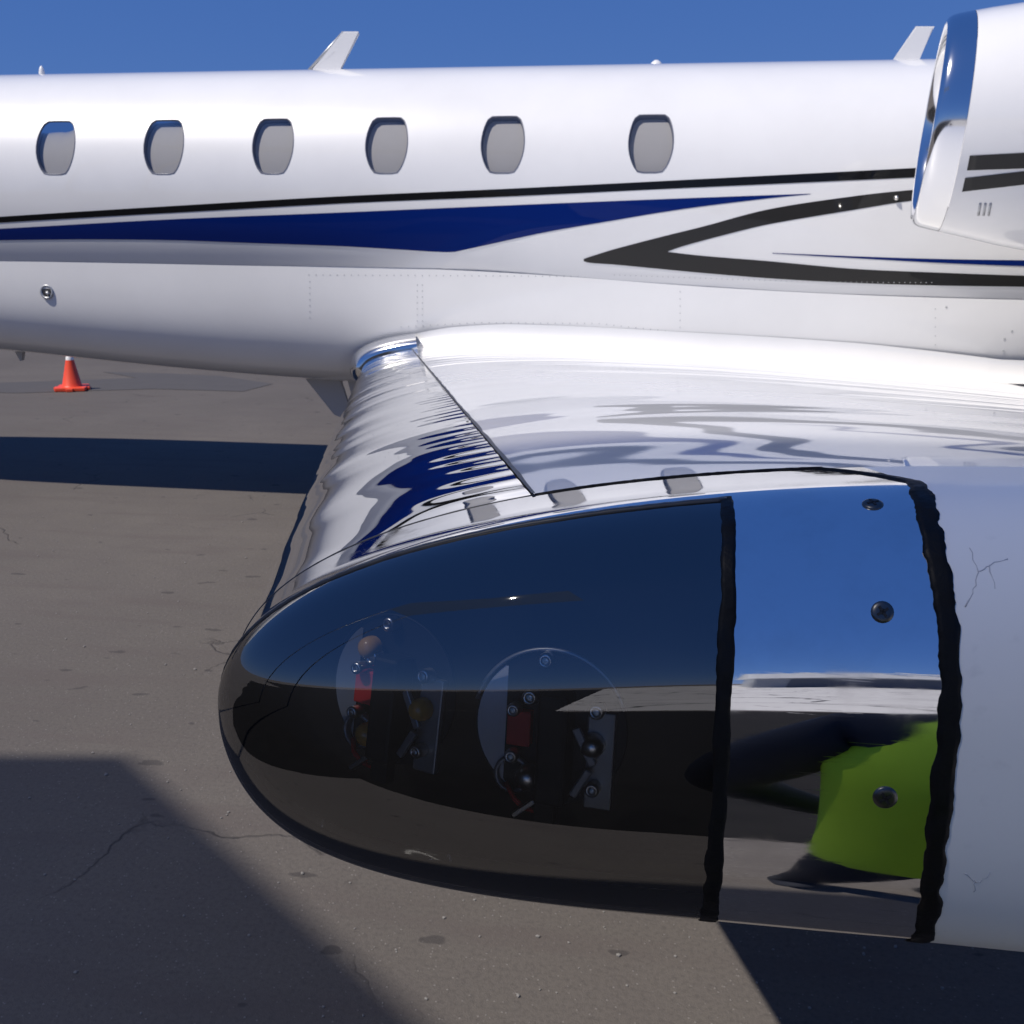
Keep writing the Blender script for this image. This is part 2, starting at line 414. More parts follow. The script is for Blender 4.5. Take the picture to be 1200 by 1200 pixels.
# painted stripes: sheets of paint that follow the side of the body
def stripe(bm, top, bot, cols=60, rows=5, off=.0018, xr=None):
    T = [on_side(*q) for q in top]; B = [on_side(*q) for q in bot]
    tt = [(p.x, p.z) for p in T]; bb = [(p.x, p.z) for p in B]
    x0, x1 = max(tt[0][0], bb[0][0]), min(tt[-1][0], bb[-1][0])
    if xr: x0, x1 = xr[0] or x0, xr[1] or x1
    def fn(u, v):
        za, zb = smooth(tt, u), smooth(bb, u); z = zb + (za - zb) * v
        return Vector((u, YF - hw(z, u), z)) + side_normal(u, z) * off
    grid(bm, fn, lin(x0, x1, cols), lin(0, 1, rows))
bm = bmesh.new()
stripe(bm, [(-120, 263), (0, 254), (200, 241.5), (400, 230), (600, 221), (800, 211), (1070, 197), (1200, 190)],
       [(-120, 270), (0, 261), (200, 249.5), (400, 238.5), (600, 230), (800, 220.5), (1070, 208), (1200, 202)], 80, 3)
obj('black_stripe', bm, M_black, jet, label='long thin black stripe under the cabin windows')
bm = bmesh.new()
stripe(bm, [(-120, 274), (0, 268), (200, 257), (400, 249), (600, 240.5), (800, 232.5), (950, 227)],
       [(-120, 283), (0, 281.5), (100, 280.5), (200, 281.5), (300, 285), (400, 288.5), (470, 292.5), (528, 295.5), (545, 292.5), (640, 272), (700, 261.5), (800, 245), (900, 232.5), (950, 227.5)], 140, 5)
obj('blue_swoosh', bm, M_blue, jet, label='deep blue swoosh tapering to points along the cabin side')
bm = bmesh.new(); XN = on_side(783, 295).x
stripe(bm, [(684, 303.5), (688, 302.0), (720, 292), (783, 275.5)], [(684, 306), (690, 307.8), (720, 310), (783, 316)], 24, 4, xr=(None, XN))
stripe(bm, [(783, 275.5), (820, 266.5), (900, 245.5), (1000, 230), (1070, 222.5), (1200, 213)], [(783, 294.5), (800, 288.5), (850, 275), (900, 263), (1000, 246), (1070, 235), (1200, 222)], 50, 4, xr=(XN, None))
stripe(bm, [(783, 295.2), (820, 299.5), (900, 306), (1000, 315), (1100, 319.5), (1200, 323), (1320, 326)], [(783, 316), (820, 319.5), (900, 326), (1000, 331.5), (1100, 334.5), (1200, 336), (1320, 338)], 50, 4, xr=(XN, None))
obj('charcoal_chevron', bm, M_char, jet, label='charcoal chevron stripe opening towards the engine')
bm = bmesh.new()
stripe(bm, [(905, 296.3), (1000, 300.3), (1100, 303.5), (1200, 305), (1320, 306)], [(905, 297), (1000, 302.5), (1100, 308), (1200, 312), (1320, 316)], 40, 3)
obj('thin_blue_stripe', bm, M_blue, jet)

# belly fairing
FT = [(-9.0, 1.75), (-6.5, 1.80), (-5.0, 1.815), (-4.0, 1.81), (-3, 1.80), (-1.8, 1.79), (-.9, 1.755), (.2, 1.69), (1.2, 1.65), (2.4, 1.63), (4.5, 1.62), (6, 1.7)]
FB = [(-9.0, 1.50), (-7.5, 1.30), (-6.0, 1.15), (-5.0, 1.08), (-4.0, 1.00), (-3, .94), (-2, .905), (0, .89), (3, .95), (4.5, 1.1), (6, 1.45)]
FW = [(x_, (hw(smooth(FT, x_), x_) + .004) * k_) for x_, k_ in ((-9.0, .35), (-7.5, .72), (-6.5, .95), (-5.6, 1), (-5, 1), (-4, 1), (-3, 1), (-1.8, 1), (-.9, 1), (.2, 1), (1.2, 1), (2.4, 1), (3.4, 1), (4.5, .9), (6, .3))]
def fair(x, t):
    zt, zb, wd = smooth(FT, x), smooth(FB, x), smooth(FW, x)
    a = t * math.pi / 2; e = 2 / 2.9
    return Vector((x, YF - wd * max(0, math.cos(a)) ** e, zt - (zt - zb) * math.sin(a) ** e))
def fair2(x, t):
    if t <= 1: return fair(x, t)
    p = fair(x, 2 - t); return Vector((p.x, 2 * YF - p.y, p.z))
ts = [(k / 40) ** 1.3 for k in range(41)]; ts = ts + [2 - t for t in ts[-2::-1]]
bm = bmesh.new(); grid(bm, fair2, lin(-9, 6, 120), ts)
obj('belly_fairing', bm, M_white, jet)

# ------------------------------------------------------------------ wing
YT, YR = .53, 7.85
CU = (.33548, -.10494, -.25957, .18477, -.05273); CL = (.23284, -.12291, -.06095, .03203, -.01054)
def poly(c, s): return c[0]*math.sqrt(max(0, s)) + c[1]*s + c[2]*s*s + c[3]*s**3 + c[4]*s**4
def wing(s, y, up=True):
    t = (y - YT) / (7.5 - YT)
    x = -.237 - .2785 * (y - YT) + s * (1 + t) + 1.0 * t * max(0, s - .35) ** 2 / (max(0, s - .35) + .25)
    z = 1.80 - .099 * (y - YT) + (1 + .28 * t) * (poly(CU, s) if up else -poly(CL, s))
    if not up: z -= droop(s) * max(0, 1 - (y - YT) / .5) ** 2
    return Vector((x, y, z))
def droop(s): return .027 * (1 - math.exp(-s / .02)) * math.exp(-(s / .21) ** 2)
SSEAM, SMAX, SBAND, SLENS = .176, 1.6, .346, .2615
def sr(a, b, n):   # square-root spacing, fine near the nose
    return [(math.sqrt(a) + (math.sqrt(b) - math.sqrt(a)) * k / (n - 1)) ** 2 for k in range(n)]
YS = .585
ys = lin(YS, 2.0, 24) + lin(2.0, YR, 40)[1:]
bm = bmesh.new()
sq = sr(SSEAM, SMAX, 46)
grid(bm, lambda y, s: wing(s, y), ys, sq)
grid(bm, lambda y, s: wing(s, y, False), ys, sr(.10, SMAX, 30))
obj('wing_skin', bm, M_wing, jet, normals=False)
bm = bmesh.new()
def le(y, q): return wing(q, y) if q >= 0 else wing(-q, y, False)
qs = [-s for s in sr(0, .10, 16)[::-1]] + sr(0, SSEAM - .0015, 30)[1:]
grid(bm, le, ys[:-3], qs)
leo = obj('leading_edge', bm, M_le, jet, normals=False, label='bare polished metal leading edge of the wing')
at_ = leo.data.attributes.new('edge', 'FLOAT', 'POINT')
for i_ in range(len(leo.data.vertices)):
    q_ = qs[i_ % len(qs)]; at_.data[i_].value = max(0, (q_ - .09) / (SSEAM - .09)) ** 2
# dark sealed joint behind the leading edge, slightly ragged
bm = bmesh.new()
P = []
for y in lin(YS, 7.35, 160):
    t = (y - YT) / 7; wdt = (.0018 + .0016 * random.random()) * (1 - .3 * t)
    P.append((wing(SSEAM - .0016, y) + Vector((0, 0, .0012)), wing(SSEAM - .0016 + wdt * (1 + .8 * t), y) + Vector((0, 0, .0012))))
for (a, c), (d, e) in zip(P, P[1:]):
    bm.faces.new([bm.verts.new(q) for q in (a, c, e, d)])
bmesh.ops.remove_doubles(bm, verts=bm.verts, dist=1e-5)
obj('seam_strip', bm, M_gasket, jet)
# polished cuff where the leading edge meets the body
bm = bmesh.new()
def cuff(y, q):
    k = max(0, min(1, (y - 7.42) / .23)); g = .010 + .092 * math.sqrt(max(0, 1 - (1 - k) ** 2))
    p = le(y, q); d = .004; a = le(y, min(q + d, SSEAM)) - le(y, q - d); n = Vector((-a.z, 0, a.x)).normalized()
    return p + n * g
cq = [-s for s in sr(0, .2, 16)[::-1]] + sr(0, SSEAM + .02, 24)[1:]
def cuffc(y, q): return cuff(y, min(q, SSEAM - .004)) if q <= SSEAM - .004 else cuff(y, SSEAM - .004) + (le(y, q) - le(y, SSEAM - .004))
grid(bm, cuffc, [7.42 + .25 * (k / 24) ** 1.8 for k in range(25)], cq)
# rolled front edge
grid(bm, lambda u, q: cuffc(7.42, q) * (1 - u) + (le(7.42, q)) * u, [0, 1], cq)
obj('leading_edge_cuff', bm, M_lip, jet, normals=False)

# rounded end cap of the wing
def bul(s):
    t = min(1, s / .22); g = .092 * math.sqrt(max(0, 1 - (1 - t) ** 2))
    if s > .9: g *= max(.05, 1 - ((s - .9) / .7) ** 2)
    return g
def cap(s, ps, off=0.0):
    zu, zl = 1.80 + poly(CU, s), 1.80 - poly(CL, s) - droop(s); c_, a = (zu + zl) / 2, (zu - zl) / 2
    c, si = max(0, math.cos(ps)), math.sin(ps); e = 2 / 2.4
    y = YT - bul(s) * c ** e; z = c_ + a * math.copysign(abs(si) ** e, si)
    p = Vector((-.237 + s, y, z - .099 * (y - YT)))
    if off:
        d = .003; n = (cap(s + d, ps) - cap(max(0, s - d), ps)).cross(cap(s, ps + d) - cap(s, ps - d))
        n.normalize()
        if n.y > 0 and abs(n.y) > .2: n = -n
        elif abs(n.y) <= .2 and n.z * si < 0: n = -n
        p += n * off
    return p
def cap_normal(s, ps):
    return (cap(s, ps, .01) - cap(s, ps)).normalized()
H = math.pi / 2; PE = R(79)
# lens
def sb(p): return SBAND + .014 * max(0, (R(60) - p) / R(140))
def sl(p): return SLENS
bm = bmesh.new()
ss = sr(.0, SLENS, 90)
grid(bm, lambda s, p: cap(s * sl(p) / SLENS, p), ss, lin(-H, PE, 80))
bmesh.ops.remove_doubles(bm, verts=bm.verts, dist=1e-6)
lens = obj('light_lens', bm, M_lens, jet, label='smoked clear lens over the wing tip lights')
# metal tip band: strip above the lens, panel aft of it, and the strip inboard to the seam
bm = bmesh.new()
grid(bm, lambda s, p: cap(s * sl(p) / SLENS, p), ss, lin(PE, H, 10))
s2 = lin(SLENS, SBAND, 24)
grid(bm, lambda u, p: cap(sl(p) + (sb(p) - sl(p)) * u, p), lin(0, 1, 24), lin(-H, H, 100))
grid(bm, lambda y, s: wing(s, y), lin(YT, YS - .001, 5), ss + s2[1:])
grid(bm, lambda y, s: wing(s, y, False), lin(YT, YS - .001, 5), ss + s2[1:])
bmesh.ops.remove_doubles(bm, verts=bm.verts, dist=1e-5)
band = obj('tip_band', bm, M_chrome, jet, label='polished metal band behind the lens with dark screws')
# white painted end cap
bm = bmesh.new()
s3 = lin(SBAND, .9, 36) + lin(.9, SMAX, 20)[1:]
grid(bm, lambda s, p: cap(s + (sb(p) - SBAND) * max(0, 1 - (s - SBAND) / .3), p), s3, lin(-H, H, 70))
grid(bm, lambda y, s: wing(s, y), lin(YT, YS, 5), s3)
grid(bm, lambda y, s: wing(s, y, False), lin(YT, YS, 5), s3)
bmesh.ops.remove_doubles(bm, verts=bm.verts, dist=1e-5)
obj('wing_tip', bm, M_tipwhite, jet, label='white painted wing tip with fine cracks in the paint')
# lumpy sealant beads
def bead(name, path, nrm, width, hgt, m, ragged=.25):
    bm = bmesh.new(); rows = []; n = len(path); L_ = [random.uniform(-1, 1) for _ in range(n)]; R_ = [random.uniform(-1, 1) for _ in range(n)]
    sm_ = lambda q, i: (q[max(0, i-2)] + 2*q[max(0, i-1)] + 3*q[i] + 2*q[min(n-1, i+1)] + q[min(n-1, i+2)]) / 5.5
    for i, (p, nn) in enumerate(zip(path, nrm)):
        t = (path[min(i+1, n-1)] - path[max(i-1, 0)]).normalized(); sd_ = t.cross(nn).normalized()
        wl = 1 + ragged * (.9 * sm_(L_, i) + .14 * L_[i]); wr = 1 + ragged * (.9 * sm_(R_, i) + .14 * R_[i])
        hh = hgt * (1 + .15 * sm_(L_, (i * 7) % n)); w_ = width(i / (n - 1)) if callable(width) else width
        rows.append([bm.verts.new(p + sd_ * (w_ * k * (wl if k < 0 else wr)) + nn * h_) for k, h_ in ((-.5, -.0015), (-.485, hh * .8), (-.25, hh), (.2, hh * .97), (.485, hh * .8), (.5, -.0015))])
    for A, B in zip(rows, rows[1:]):
        for k in range(5): bm.faces.new((A[k], A[k+1], B[k+1], B[k]))
    bm.faces.new(rows[0]); bm.faces.new(rows[-1][::-1])
    return obj(name, bm, m, jet)
pp = lin(R(81), R(-80), 110)
bead('sealant_bead', [cap(sl(p), p) for p in pp], [cap_normal(sl(p), p) for p in pp], lambda t: .0058 + .0025 * t, .0007, M_seal, .26)['label'] = 'ragged black sealant between lens and metal band'
pp = lin(R(90), R(-80), 150)
pth = []; nr = []
for k in range(16):
    t = k / 15; y = YS + (YT - YS) * t; s = SBAND - .022 * (1 - t) ** 1.6
    pth.append(wing(s, y)); nr.append(Vector((0, .1, 1)).normalized())
for p in pp[1:]:
    pth.append(cap(sb(p) + .001 * math.sin(p * 5), p)); nr.append(cap_normal(sb(p), p))
bead('sealant_bead', pth, nr, lambda t: .002 + .0070 * min(1, t * 7), .0008, M_seal, .26)['label'] = 'wide ragged black sealant between metal band and white tip'
pth = [wing(s, YS) for s in lin(SSEAM, SBAND - .02, 60)]
bead('seam_bead', pth, [Vector((0, .1, 1)).normalized()] * 60, lambda t: .0016 + .0022 * t, .0008, M_seal, .4)
pth = [wing(s, YS) for s in sr(.002, SSEAM, 60)]
bead('seam_bead', pth, [(wing(s, YS) - Vector((-.237 - .015 + .12, YS, 1.80))).normalized() for s in sr(.002, SSEAM, 60)], .0014, .0004, M_gasket, .5)
es = sr(.0006, SLENS, 120)
bead('lens_gasket', [cap(s, PE) for s in es], [cap_normal(s, PE) for s in es], lambda t: .0055 - .002 * t, .0011, M_gasket, .12)
# screws in the band
def cap_find(px, py):
    best = None
    for i in range(60):
        s = SLENS - .24 + (SBAND - SLENS + .24) * i / 59
        for k in range(120):
            ps = R(88) - R(160) * k / 119; q = pix(cap(s, ps)); d = (q[0]-px) ** 2 + (q[1]-py) ** 2
            if best is None or d < best[0]: best = (d, s, ps)
    return best[1], best[2]
def screw(parent, p, n, r, m=M_dscrew):
    bm = bmesh.new(); M = frame_z(p, n)
    lathe(bm, [(r * 1.12, -.001), (r * 1.1, .0003), (r, .0007), (r * .8, .0011), (r * .5, .0012), (r * .3, .0012)], 20, M)
    so = obj('screw', bm, m, parent)
    bm = bmesh.new()
    for a in (.6, .6 + math.pi / 2):
        box(bm, M @ Vector((0, 0, .0011)), (r * 1.25, r * .26, .0007), (M @ Matrix.Rotation(a, 4, 'Z')).to_3x3())
    lathe(bm, [(0, .0008), (r * .3, .0010)], 12, M)
    obj('cross_recess', bm, M_dark, so, sm=False)
    return so
for px, py, r in ((1019, 592, .0042), (1041, 717, .0042), (1037, 932, .0046)):
    s, ps = cap_find(px, py); screw(band, cap(s, ps), cap_normal(s, ps), r)

# fine cracks in the paint of the tip
wtip = [o for o in jet.children if o.name == 'wing_tip'][0]
from mathutils.bvhtree import BVHTree
_tip = BVHTree.FromPolygons([v_.co.copy() for v_ in wtip.data.vertices], [list(p_.vertices) for p_ in wtip.data.polygons])
def cap_pt(px, py): return _tip.ray_cast(CAM, ray(px, py).normalized())[0]
for lines in ((((1131, 712), (1141, 690), (1147, 670), (1136, 642)), ((1147, 670), (1158, 662), (1181, 655)), ((1158, 662), (1166, 690))), (((1131, 1022), (1140, 1032), (1150, 1033), (1160, 1022)), ((1143, 1033), (1141, 1045)))):
    bm = bmesh.new()
    for ln in lines:
        q2 = []
        for (ax, ay), (bx, by) in zip(ln, ln[1:]):
            for k in range(4): q2.append((ax + (bx - ax) * k / 4 + random.uniform(-1.6, 1.6), ay + (by - ay) * k / 4 + random.uniform(-1.6, 1.6)))
        q2.append(ln[-1]); tube(bm, [cap_pt(*q) for q in q2], [.0003 * random.uniform(.4, 1.1) for _ in q2], 5)
    obj('paint_crack', bm, mat('crack_grey', (.50, .49, .49), .8), wtip)

# lamp bay behind the lens
bm = bmesh.new()
def bay(s, p):
    q = cap(max(0, s), p); return Vector((q.x * .0 + (-.232 + s * .97), YT + .02 + .025 * math.cos(p), q.z))
grid(bm, lambda s, v: Vector((-.237 + s, YT + .004 + .0 * v, (1.80 - (poly(CL, s) + droop(s)) * .97) * (1 - v) + (1.80 + poly(CU, s) * .97) * v)), sr(.001, SLENS + .01, 30), lin(0, 1, 12))
def endp(u, p):
    q = cap(SLENS + .004, p); c_ = Vector((q.x, YT + .004, 1.82)); return c_ + (q - c_) * u * .96
grid(bm, endp, [.05, .5, 1], lin(-R(85), R(85), 30))
obj('lamp_bay', bm, M_dark, jet)
def dome(bm, M, r, h):
    lathe(bm, [(r, 0), (r, h * .4), (r * .85, h * .75), (r * .5, h * .95), (0, h)], 14, M)
def nav_light(px, py, y, r, n, tone, scale_x=1.0):
    c = at_y(px, py, y); M = frame_z(c, n)
    bm = bmesh.new(); lathe(bm, [(0, -.001), (r * .96, -.001), (r * .97, .0), (r * .96, .001), (0, .001)], 48, M)
    lo = obj('navigation_light', bm, M_plate, jet, sm=False)
    L = lambda x, y_, z: M @ Vector((x * r, y_ * r, z * r))
    bm = bmesh.new()                                    # bright rim
    k0 = [(math.cos(a), math.sin(a)) for a in lin(R(20), R(165), 30)]
    tube(bm, [L(.98 * a, .98 * c_, .05) for a, c_ in k0], r * (.012 if tone else .028), 6); obj('rim', bm, M_plate if tone else M_bracket, lo)
    bm = bmesh.new()                                    # crescent label on the forward side
    for a0, a1 in zip(lin(R(130), R(238), 16), lin(R(130), R(238), 16)[1:]):
        f = lambda a: -.52 if math.cos(a) < -.52 else math.cos(a)
        bm.faces.new([bm.verts.new(L(*q, .045)) for q in ((.93 * math.cos(a0), .93 * math.sin(a0)), (max(-.56, .93*math.cos(a0)) , .93 * math.sin(a0)), (max(-.56, .93*math.cos(a1)), .93 * math.sin(a1)), (.93 * math.cos(a1), .93 * math.sin(a1)))])
    bmesh.ops.remove_doubles(bm, verts=bm.verts, dist=1e-7)
    bmesh.ops.dissolve_degenerate(bm, edges=bm.edges, dist=1e-7)
    obj('paper_label', bm, M_bracket if tone else M_lblue, lo, sm=False)
    rot = M.to_3x3()
    bm = bmesh.new(); box(bm, L(-.36, -.02, .10), (r * .30, r * .44, r * .16), rot, r * .02); obj('red_block', bm, M_red, lo, sm=False)
    bm = bmesh.new(); box(bm, L(.12, -.18, .22), (r * .38, r * 1.35, r * .42), rot, r * .05)
    box(bm, L(.02, -1.02, .10), (r * .26, r * .34, r * .2), rot, r * .02); obj('lamp_body', bm, M_dark, lo, sm=False)
    bm = bmesh.new(); box(bm, L(.66, -.30, .08), (r * .34, r * 1.2, r * .1), rot, r * .02)
    box(bm, L(.50, -.10, .28), (r * .1, r * .5, r * .08), rot @ Matrix.Rotation(.5, 3, 'Z'), r * .02)
    box(bm, L(.48, -.55, .28), (r * .1, r * .4, r * .08), rot @ Matrix.Rotation(-.5, 3, 'Z'), r * .02); obj('bracket', bm, M_bracket, lo, sm=False)
    bm = bmesh.new(); box(bm, L(-.20, -.95, .30), (r * .34, r * .06, r * .12), rot @ Matrix.Rotation(.7, 3, 'Z'), r * .01); obj('clip', bm, M_steel, lo, sm=False)
    def cap_screw(x, y_, z, q):
        bm = bmesh.new(); K = frame_z(L(x, y_, z), n)
        lathe(bm, [(r * q, 0), (r * q, r * .13), (r * q * .85, r * .17), (r * q * .45, r * .17), (r * q * .4, r * .06), (0, r * .06)], 14, K); obj('socket_screw', bm, M_steel, lo)
    for q in ((-.40, .24, .17, .085), (-.40, -.34, .17, .085), (.62, .34, .14, .10), (.62, -.62, .14, .09), (-.06, .86, .04, .10), (-.22, .40, .10, .10)): cap_screw(*q)
    for (x, y_, q) in ((-.20, -.60, .16), (.58, -.10, .15)) + (((-.30, .52, .15),) if tone else ()):
        bm = bmesh.new(); dome(bm, frame_z(L(x, y_, .14), n), r * q, r * .22); obj('diode', bm, M_brass if tone else M_steel, lo)
    bm = bmesh.new(); lathe(bm, [(r * .24, 0), (r * .24, r * .1), (r * .19, r * .12), (r * .19, r * .02)], 20, frame_z(L(-.42, -.62, .04), n)); obj('socket_ring', bm, M_bracket, lo)
    bm = bmesh.new(); tube(bm, [L(-.5, -.75, .1), L(-.36, -.86, .25), L(-.24, -.98, .22), L(-.1, -1.05, .1)], r * .035, 6); obj('red_wire', bm, M_red, lo)
    return lo
nav_light(645, 852, .482, .0385, Vector((-.15, -1, .16)), False)['label'] = 'aft lamp with red block and pale label behind the lens'
nav_light(462, 808, .500, .0385, Vector((-.42, -1, .22)), True)['label'] = 'forward lamp with amber diodes behind the lens'

# wing root fillet
bm = bmesh.new()
def fil(x, t):
    # s for this x at the fillet foot
    a = t * math.pi / 2
    rr = lerp([(-1.9, .09), (-1.6, .12), (-1.2, .14), (0, .14), (1.2, .15), (3.5, .12)], x)
    yw = YF - smooth(FW, x) + .012
    y0 = yw - rr
    lo, hi = 0.0, SMAX
    for _ in range(30):
        mid = (lo + hi) / 2
        if wing(mid, y0).x < x: lo = mid
        else: hi = mid
    zw = wing(lo, y0).z - .004
    return Vector((x, y0 + rr * math.sin(a), zw + rr * 1.0 * (1 - math.cos(a))))
grid(bm, fil, lin(-1.88, 2.6, 70), lin(0, 1, 22))
obj('wing_root_fillet', bm, M_white, jet, normals=False)

# rivet rows: low heads joined into one part
bm = bmesh.new()
def rivet(p, n, r=.0042):
    M = frame_z(p, n); lathe(bm, [(r, 0), (r * .9, .0012), (0, .0016)], 6, M)
def fair_hit(px, py):
    y = 7.6
    for _ in range(20):
        P = at_y(px, py, y); zt, zb, wd = smooth(FT, P.x), smooth(FB, P.x), smooth(FW, P.x); zm = zt
        q = max(0, min(1, (zm - P.z) / (zm - zb))); y = YF - wd * (1 - q ** 2.9) ** (1 / 2.9)
    return P
Nn = Vector((0, -1, 0))
for k in range(74): 
    px = 362 + k * 8.3
    if px < 690: rivet(fair_hit(px, 322 + .006 * (px - 362)) + Nn * .001, Nn)
for k in range(52):
    px = 470 + k * 8.6; rivet(fair_hit(px, lerp([(470, 383), (560, 378), (700, 379), (800, 390), (930, 412)], px)) + Nn * .001, Nn)
for px, y0, y1 in ((489, 334, 376), (495, 334, 376), (363, 330, 372), (797, 342, 392), (1096, 362, 425)):
    for k in range(7): rivet(fair_hit(px, y0 + (y1 - y0) * k / 6) + Nn * .001, Nn)
for k in range(60):
    px = 720 + k * 6.3; P = on_side(px, 322 + 9 * math.sin(min(1, k / 55) * 1.5)); nn = side_normal(P.x, P.z); rivet(P + nn * .003, nn, .0035)
for q in ((1109, 360), (1186, 388), (1177, 397), (1176, 411), (1175, 426)): rivet(fair_hit(*q) + Nn * .001, Nn, .008)
obj('rivets', bm, M_rivet, jet, sm=False, kind='stuff')

# round drain port low on the forward fairing
P = fair_hit(55, 342); M = frame_z(P + Vector((0, -.002, 0)), Vector((0, -1, .05)))
bm = bmesh.new(); lathe(bm, [(.052, -.004), (.052, .005), (.046, .008), (.038, .006), (.036, -.004)], 28, M)
po = obj('drain_port', bm, M_bracket, jet)
bm = bmesh.new(); lathe(bm, [(.037, .000), (.03, .001), (0, .001)], 24, M); obj('port_recess', bm, M_gasket, po)
bm = bmesh.new(); tube(bm, [M @ Vector((.0, -.0, .002)), M @ Vector((.018, -.02, .006))], .012, 10); obj('port_plug', bm, M_bracket, po)

# blade antennas and bumps on the crown
def blade(name, pts, y, th, m, lab=None, le_m=None):
    # pts: outline in (px,py) read at depth y
    Q = [at_y(px, py, y) for px, py in pts]; n = len(Q); bm = bmesh.new()
    c = sum(Q, Vector()) / n
    A = [bm.verts.new(q + Vector((0, -th / 2, 0)) + (c - q) * .0) for q in Q]; B = [bm.verts.new(q + Vector((0, th / 2, 0))) for q in Q]
    bm.faces.new(A); bm.faces.new(B[::-1])
    for k in range(n): bm.faces.new((A[k], B[k], B[(k+1) % n], A[(k+1) % n]))
    bmesh.ops.bevel(bm, geom=[e for e in bm.edges if (e.verts[0].co - e.verts[1].co).length > th * 1.5], offset=th * .3, segments=2, affect='EDGES')
    o = obj(name, bm, m, jet, sm=False)
    if lab: o['label'] = lab
    return o
a1 = blade('blade_antenna', [(362, 90), (365, 83), (401, 37), (420, 37), (421, 40), (397, 84), (396, 90)], 8.36, .03, M_white, 'swept white blade antenna on the cabin roof')
P = [at_y(q[0], q[1], 8.36) for q in ((362, 83), (403, 38))]
bm = bmesh.new(); tube(bm, [p + Vector((-.004, 0, 0)) for p in P], .011, 8); obj('antenna_edge', bm, M_bracket, a1)
a2 = blade('blade_antenna', [(1041, 80), (1045, 72), (1073, 31), (1095, 31), (1075, 72), (1074, 80)], 8.36, .03, M_white, 'swept white blade antenna just ahead of the engine')
for px, py, r, hh, nm in ((769, 77, .045, .04, 'roof_beacon'), (49, 85, .022, .05, 'roof_probe')):
    P = at_y(px, py, 8.38); bm = bmesh.new(); lathe(bm, [(r, -.06), (r, 0), (r * .8, hh * .5), (r * .35, hh * .9), (0, hh)], 18, Matrix.Translation(P)); obj(nm, bm, M_white, jet)
blade('belly_antenna', [(352, 436), (400, 436), (402, 452), (398, 446), (414, 486), (400, 489), (392, 486)], 8.32, .03, M_bellygrey, 'grey swept blade antenna under the belly')
blade('belly_probe', [(405, 436), (424, 436), (420, 456), (412, 462)], 8.25, .04, M_bellygrey)
blade('drain_mast', [(14, 405), (30, 405), (28, 422), (24, 423)], 8.3, .03, M_bellygrey)
# small static fitting on the chevron
P = on_side(1050, 232); bm = bmesh.new(); lathe(bm, [(.018, -.002), (.014, .02), (.006, .028), (0, .03)], 12, frame_z(P, side_normal(P.x, P.z))); obj('static_fitting', bm, M_steel, jet)

# ------------------------------------------------------------------ engine nacelle
NY, NZ, NX, NS = 6.25, 2.590, 1.212, .9615
prof = [(.0, .500), (.015, .519), (.05, .533), (.14, .548), (.27, .568), (.5, .60), (.9, .625), (1.4, .625), (2.0, .61), (2.6, .52), (3.0, .44)]
prof = [(a_ * NS if a_ < .3 else a_, r_ * NS) for a_, r_ in prof]
def nac(x, a, dr=0.0):
    r = smooth(prof, x) + dr; zc = NZ - .02 * max(0, x - .2)
    lo = 1 + .10 * max(0, -math.sin(a)) ** 2 * min(1, max(0, x) / .8)
    return Vector((NX + x + (.04 * math.sin(a) - .065 * math.cos(a)) * (1 - min(1, x)), NY - r * math.cos(a), zc + r * lo * math.sin(a)))
an = lin(0, 2 * math.pi, 73)[:-1]
bm = bmesh.new(); grid(bm, nac, lin(.132, 3.0, 40), an, closed_v=True)
nace = obj('engine_nacelle', bm, M_white, jet)
bm = bmesh.new()
def lip(t, a):
    # half round lip from outer edge round the front to the throat
    if t <= .5:
        x = .13 * (1 - t * 2) ** 1.6; return nac(x, a)
    k = (t - .5) * 2
    p = nac(0, a); r = (.50 - .06 * math.sin(k * math.pi / 2)) * NS; x = .14 * k ** 1.5
    return Vector((NX + x + .04 * math.sin(a) - .065 * math.cos(a), NY - r * math.cos(a), NZ + r * math.sin(a)))
grid(bm, lip, lin(0, 1, 26), an, closed_v=True); obj('intake_lip', bm, M_lip, nace)
bm = bmesh.new(); grid(bm, lambda x, a: Vector((NX + x, NY - (.423 - .02 * x) * math.cos(a), NZ + (.423 - .02 * x) * math.sin(a))), lin(.16, .75, 8), an, closed_v=True); obj('intake_duct', bm, M_white, nace)
bm = bmesh.new()
for k in range(22):
    a0 = k / 22 * 2 * math.pi
    f = lambda r, d, x: Vector((NX + .62 + x, NY - r * math.cos(a0 + d), NZ + r * math.sin(a0 + d)))
    bm.faces.new([bm.verts.new(q) for q in (f(.1, -.1, 0), f(.1, .16, .06), f(.405, .20, .08), f(.405, -.04, 0))])
obj('fan_blades', bm, M_bracket, nace, sm=False)
bm = bmesh.new(); lathe(bm, [(0, 0), (.04, .03), (.09, .12), (.12, .25)], 24, frame_z(Vector((NX + .45, NY, NZ)), Vector((1, 0, 0)))); obj('fan_spinner', bm, M_bracket, nace)
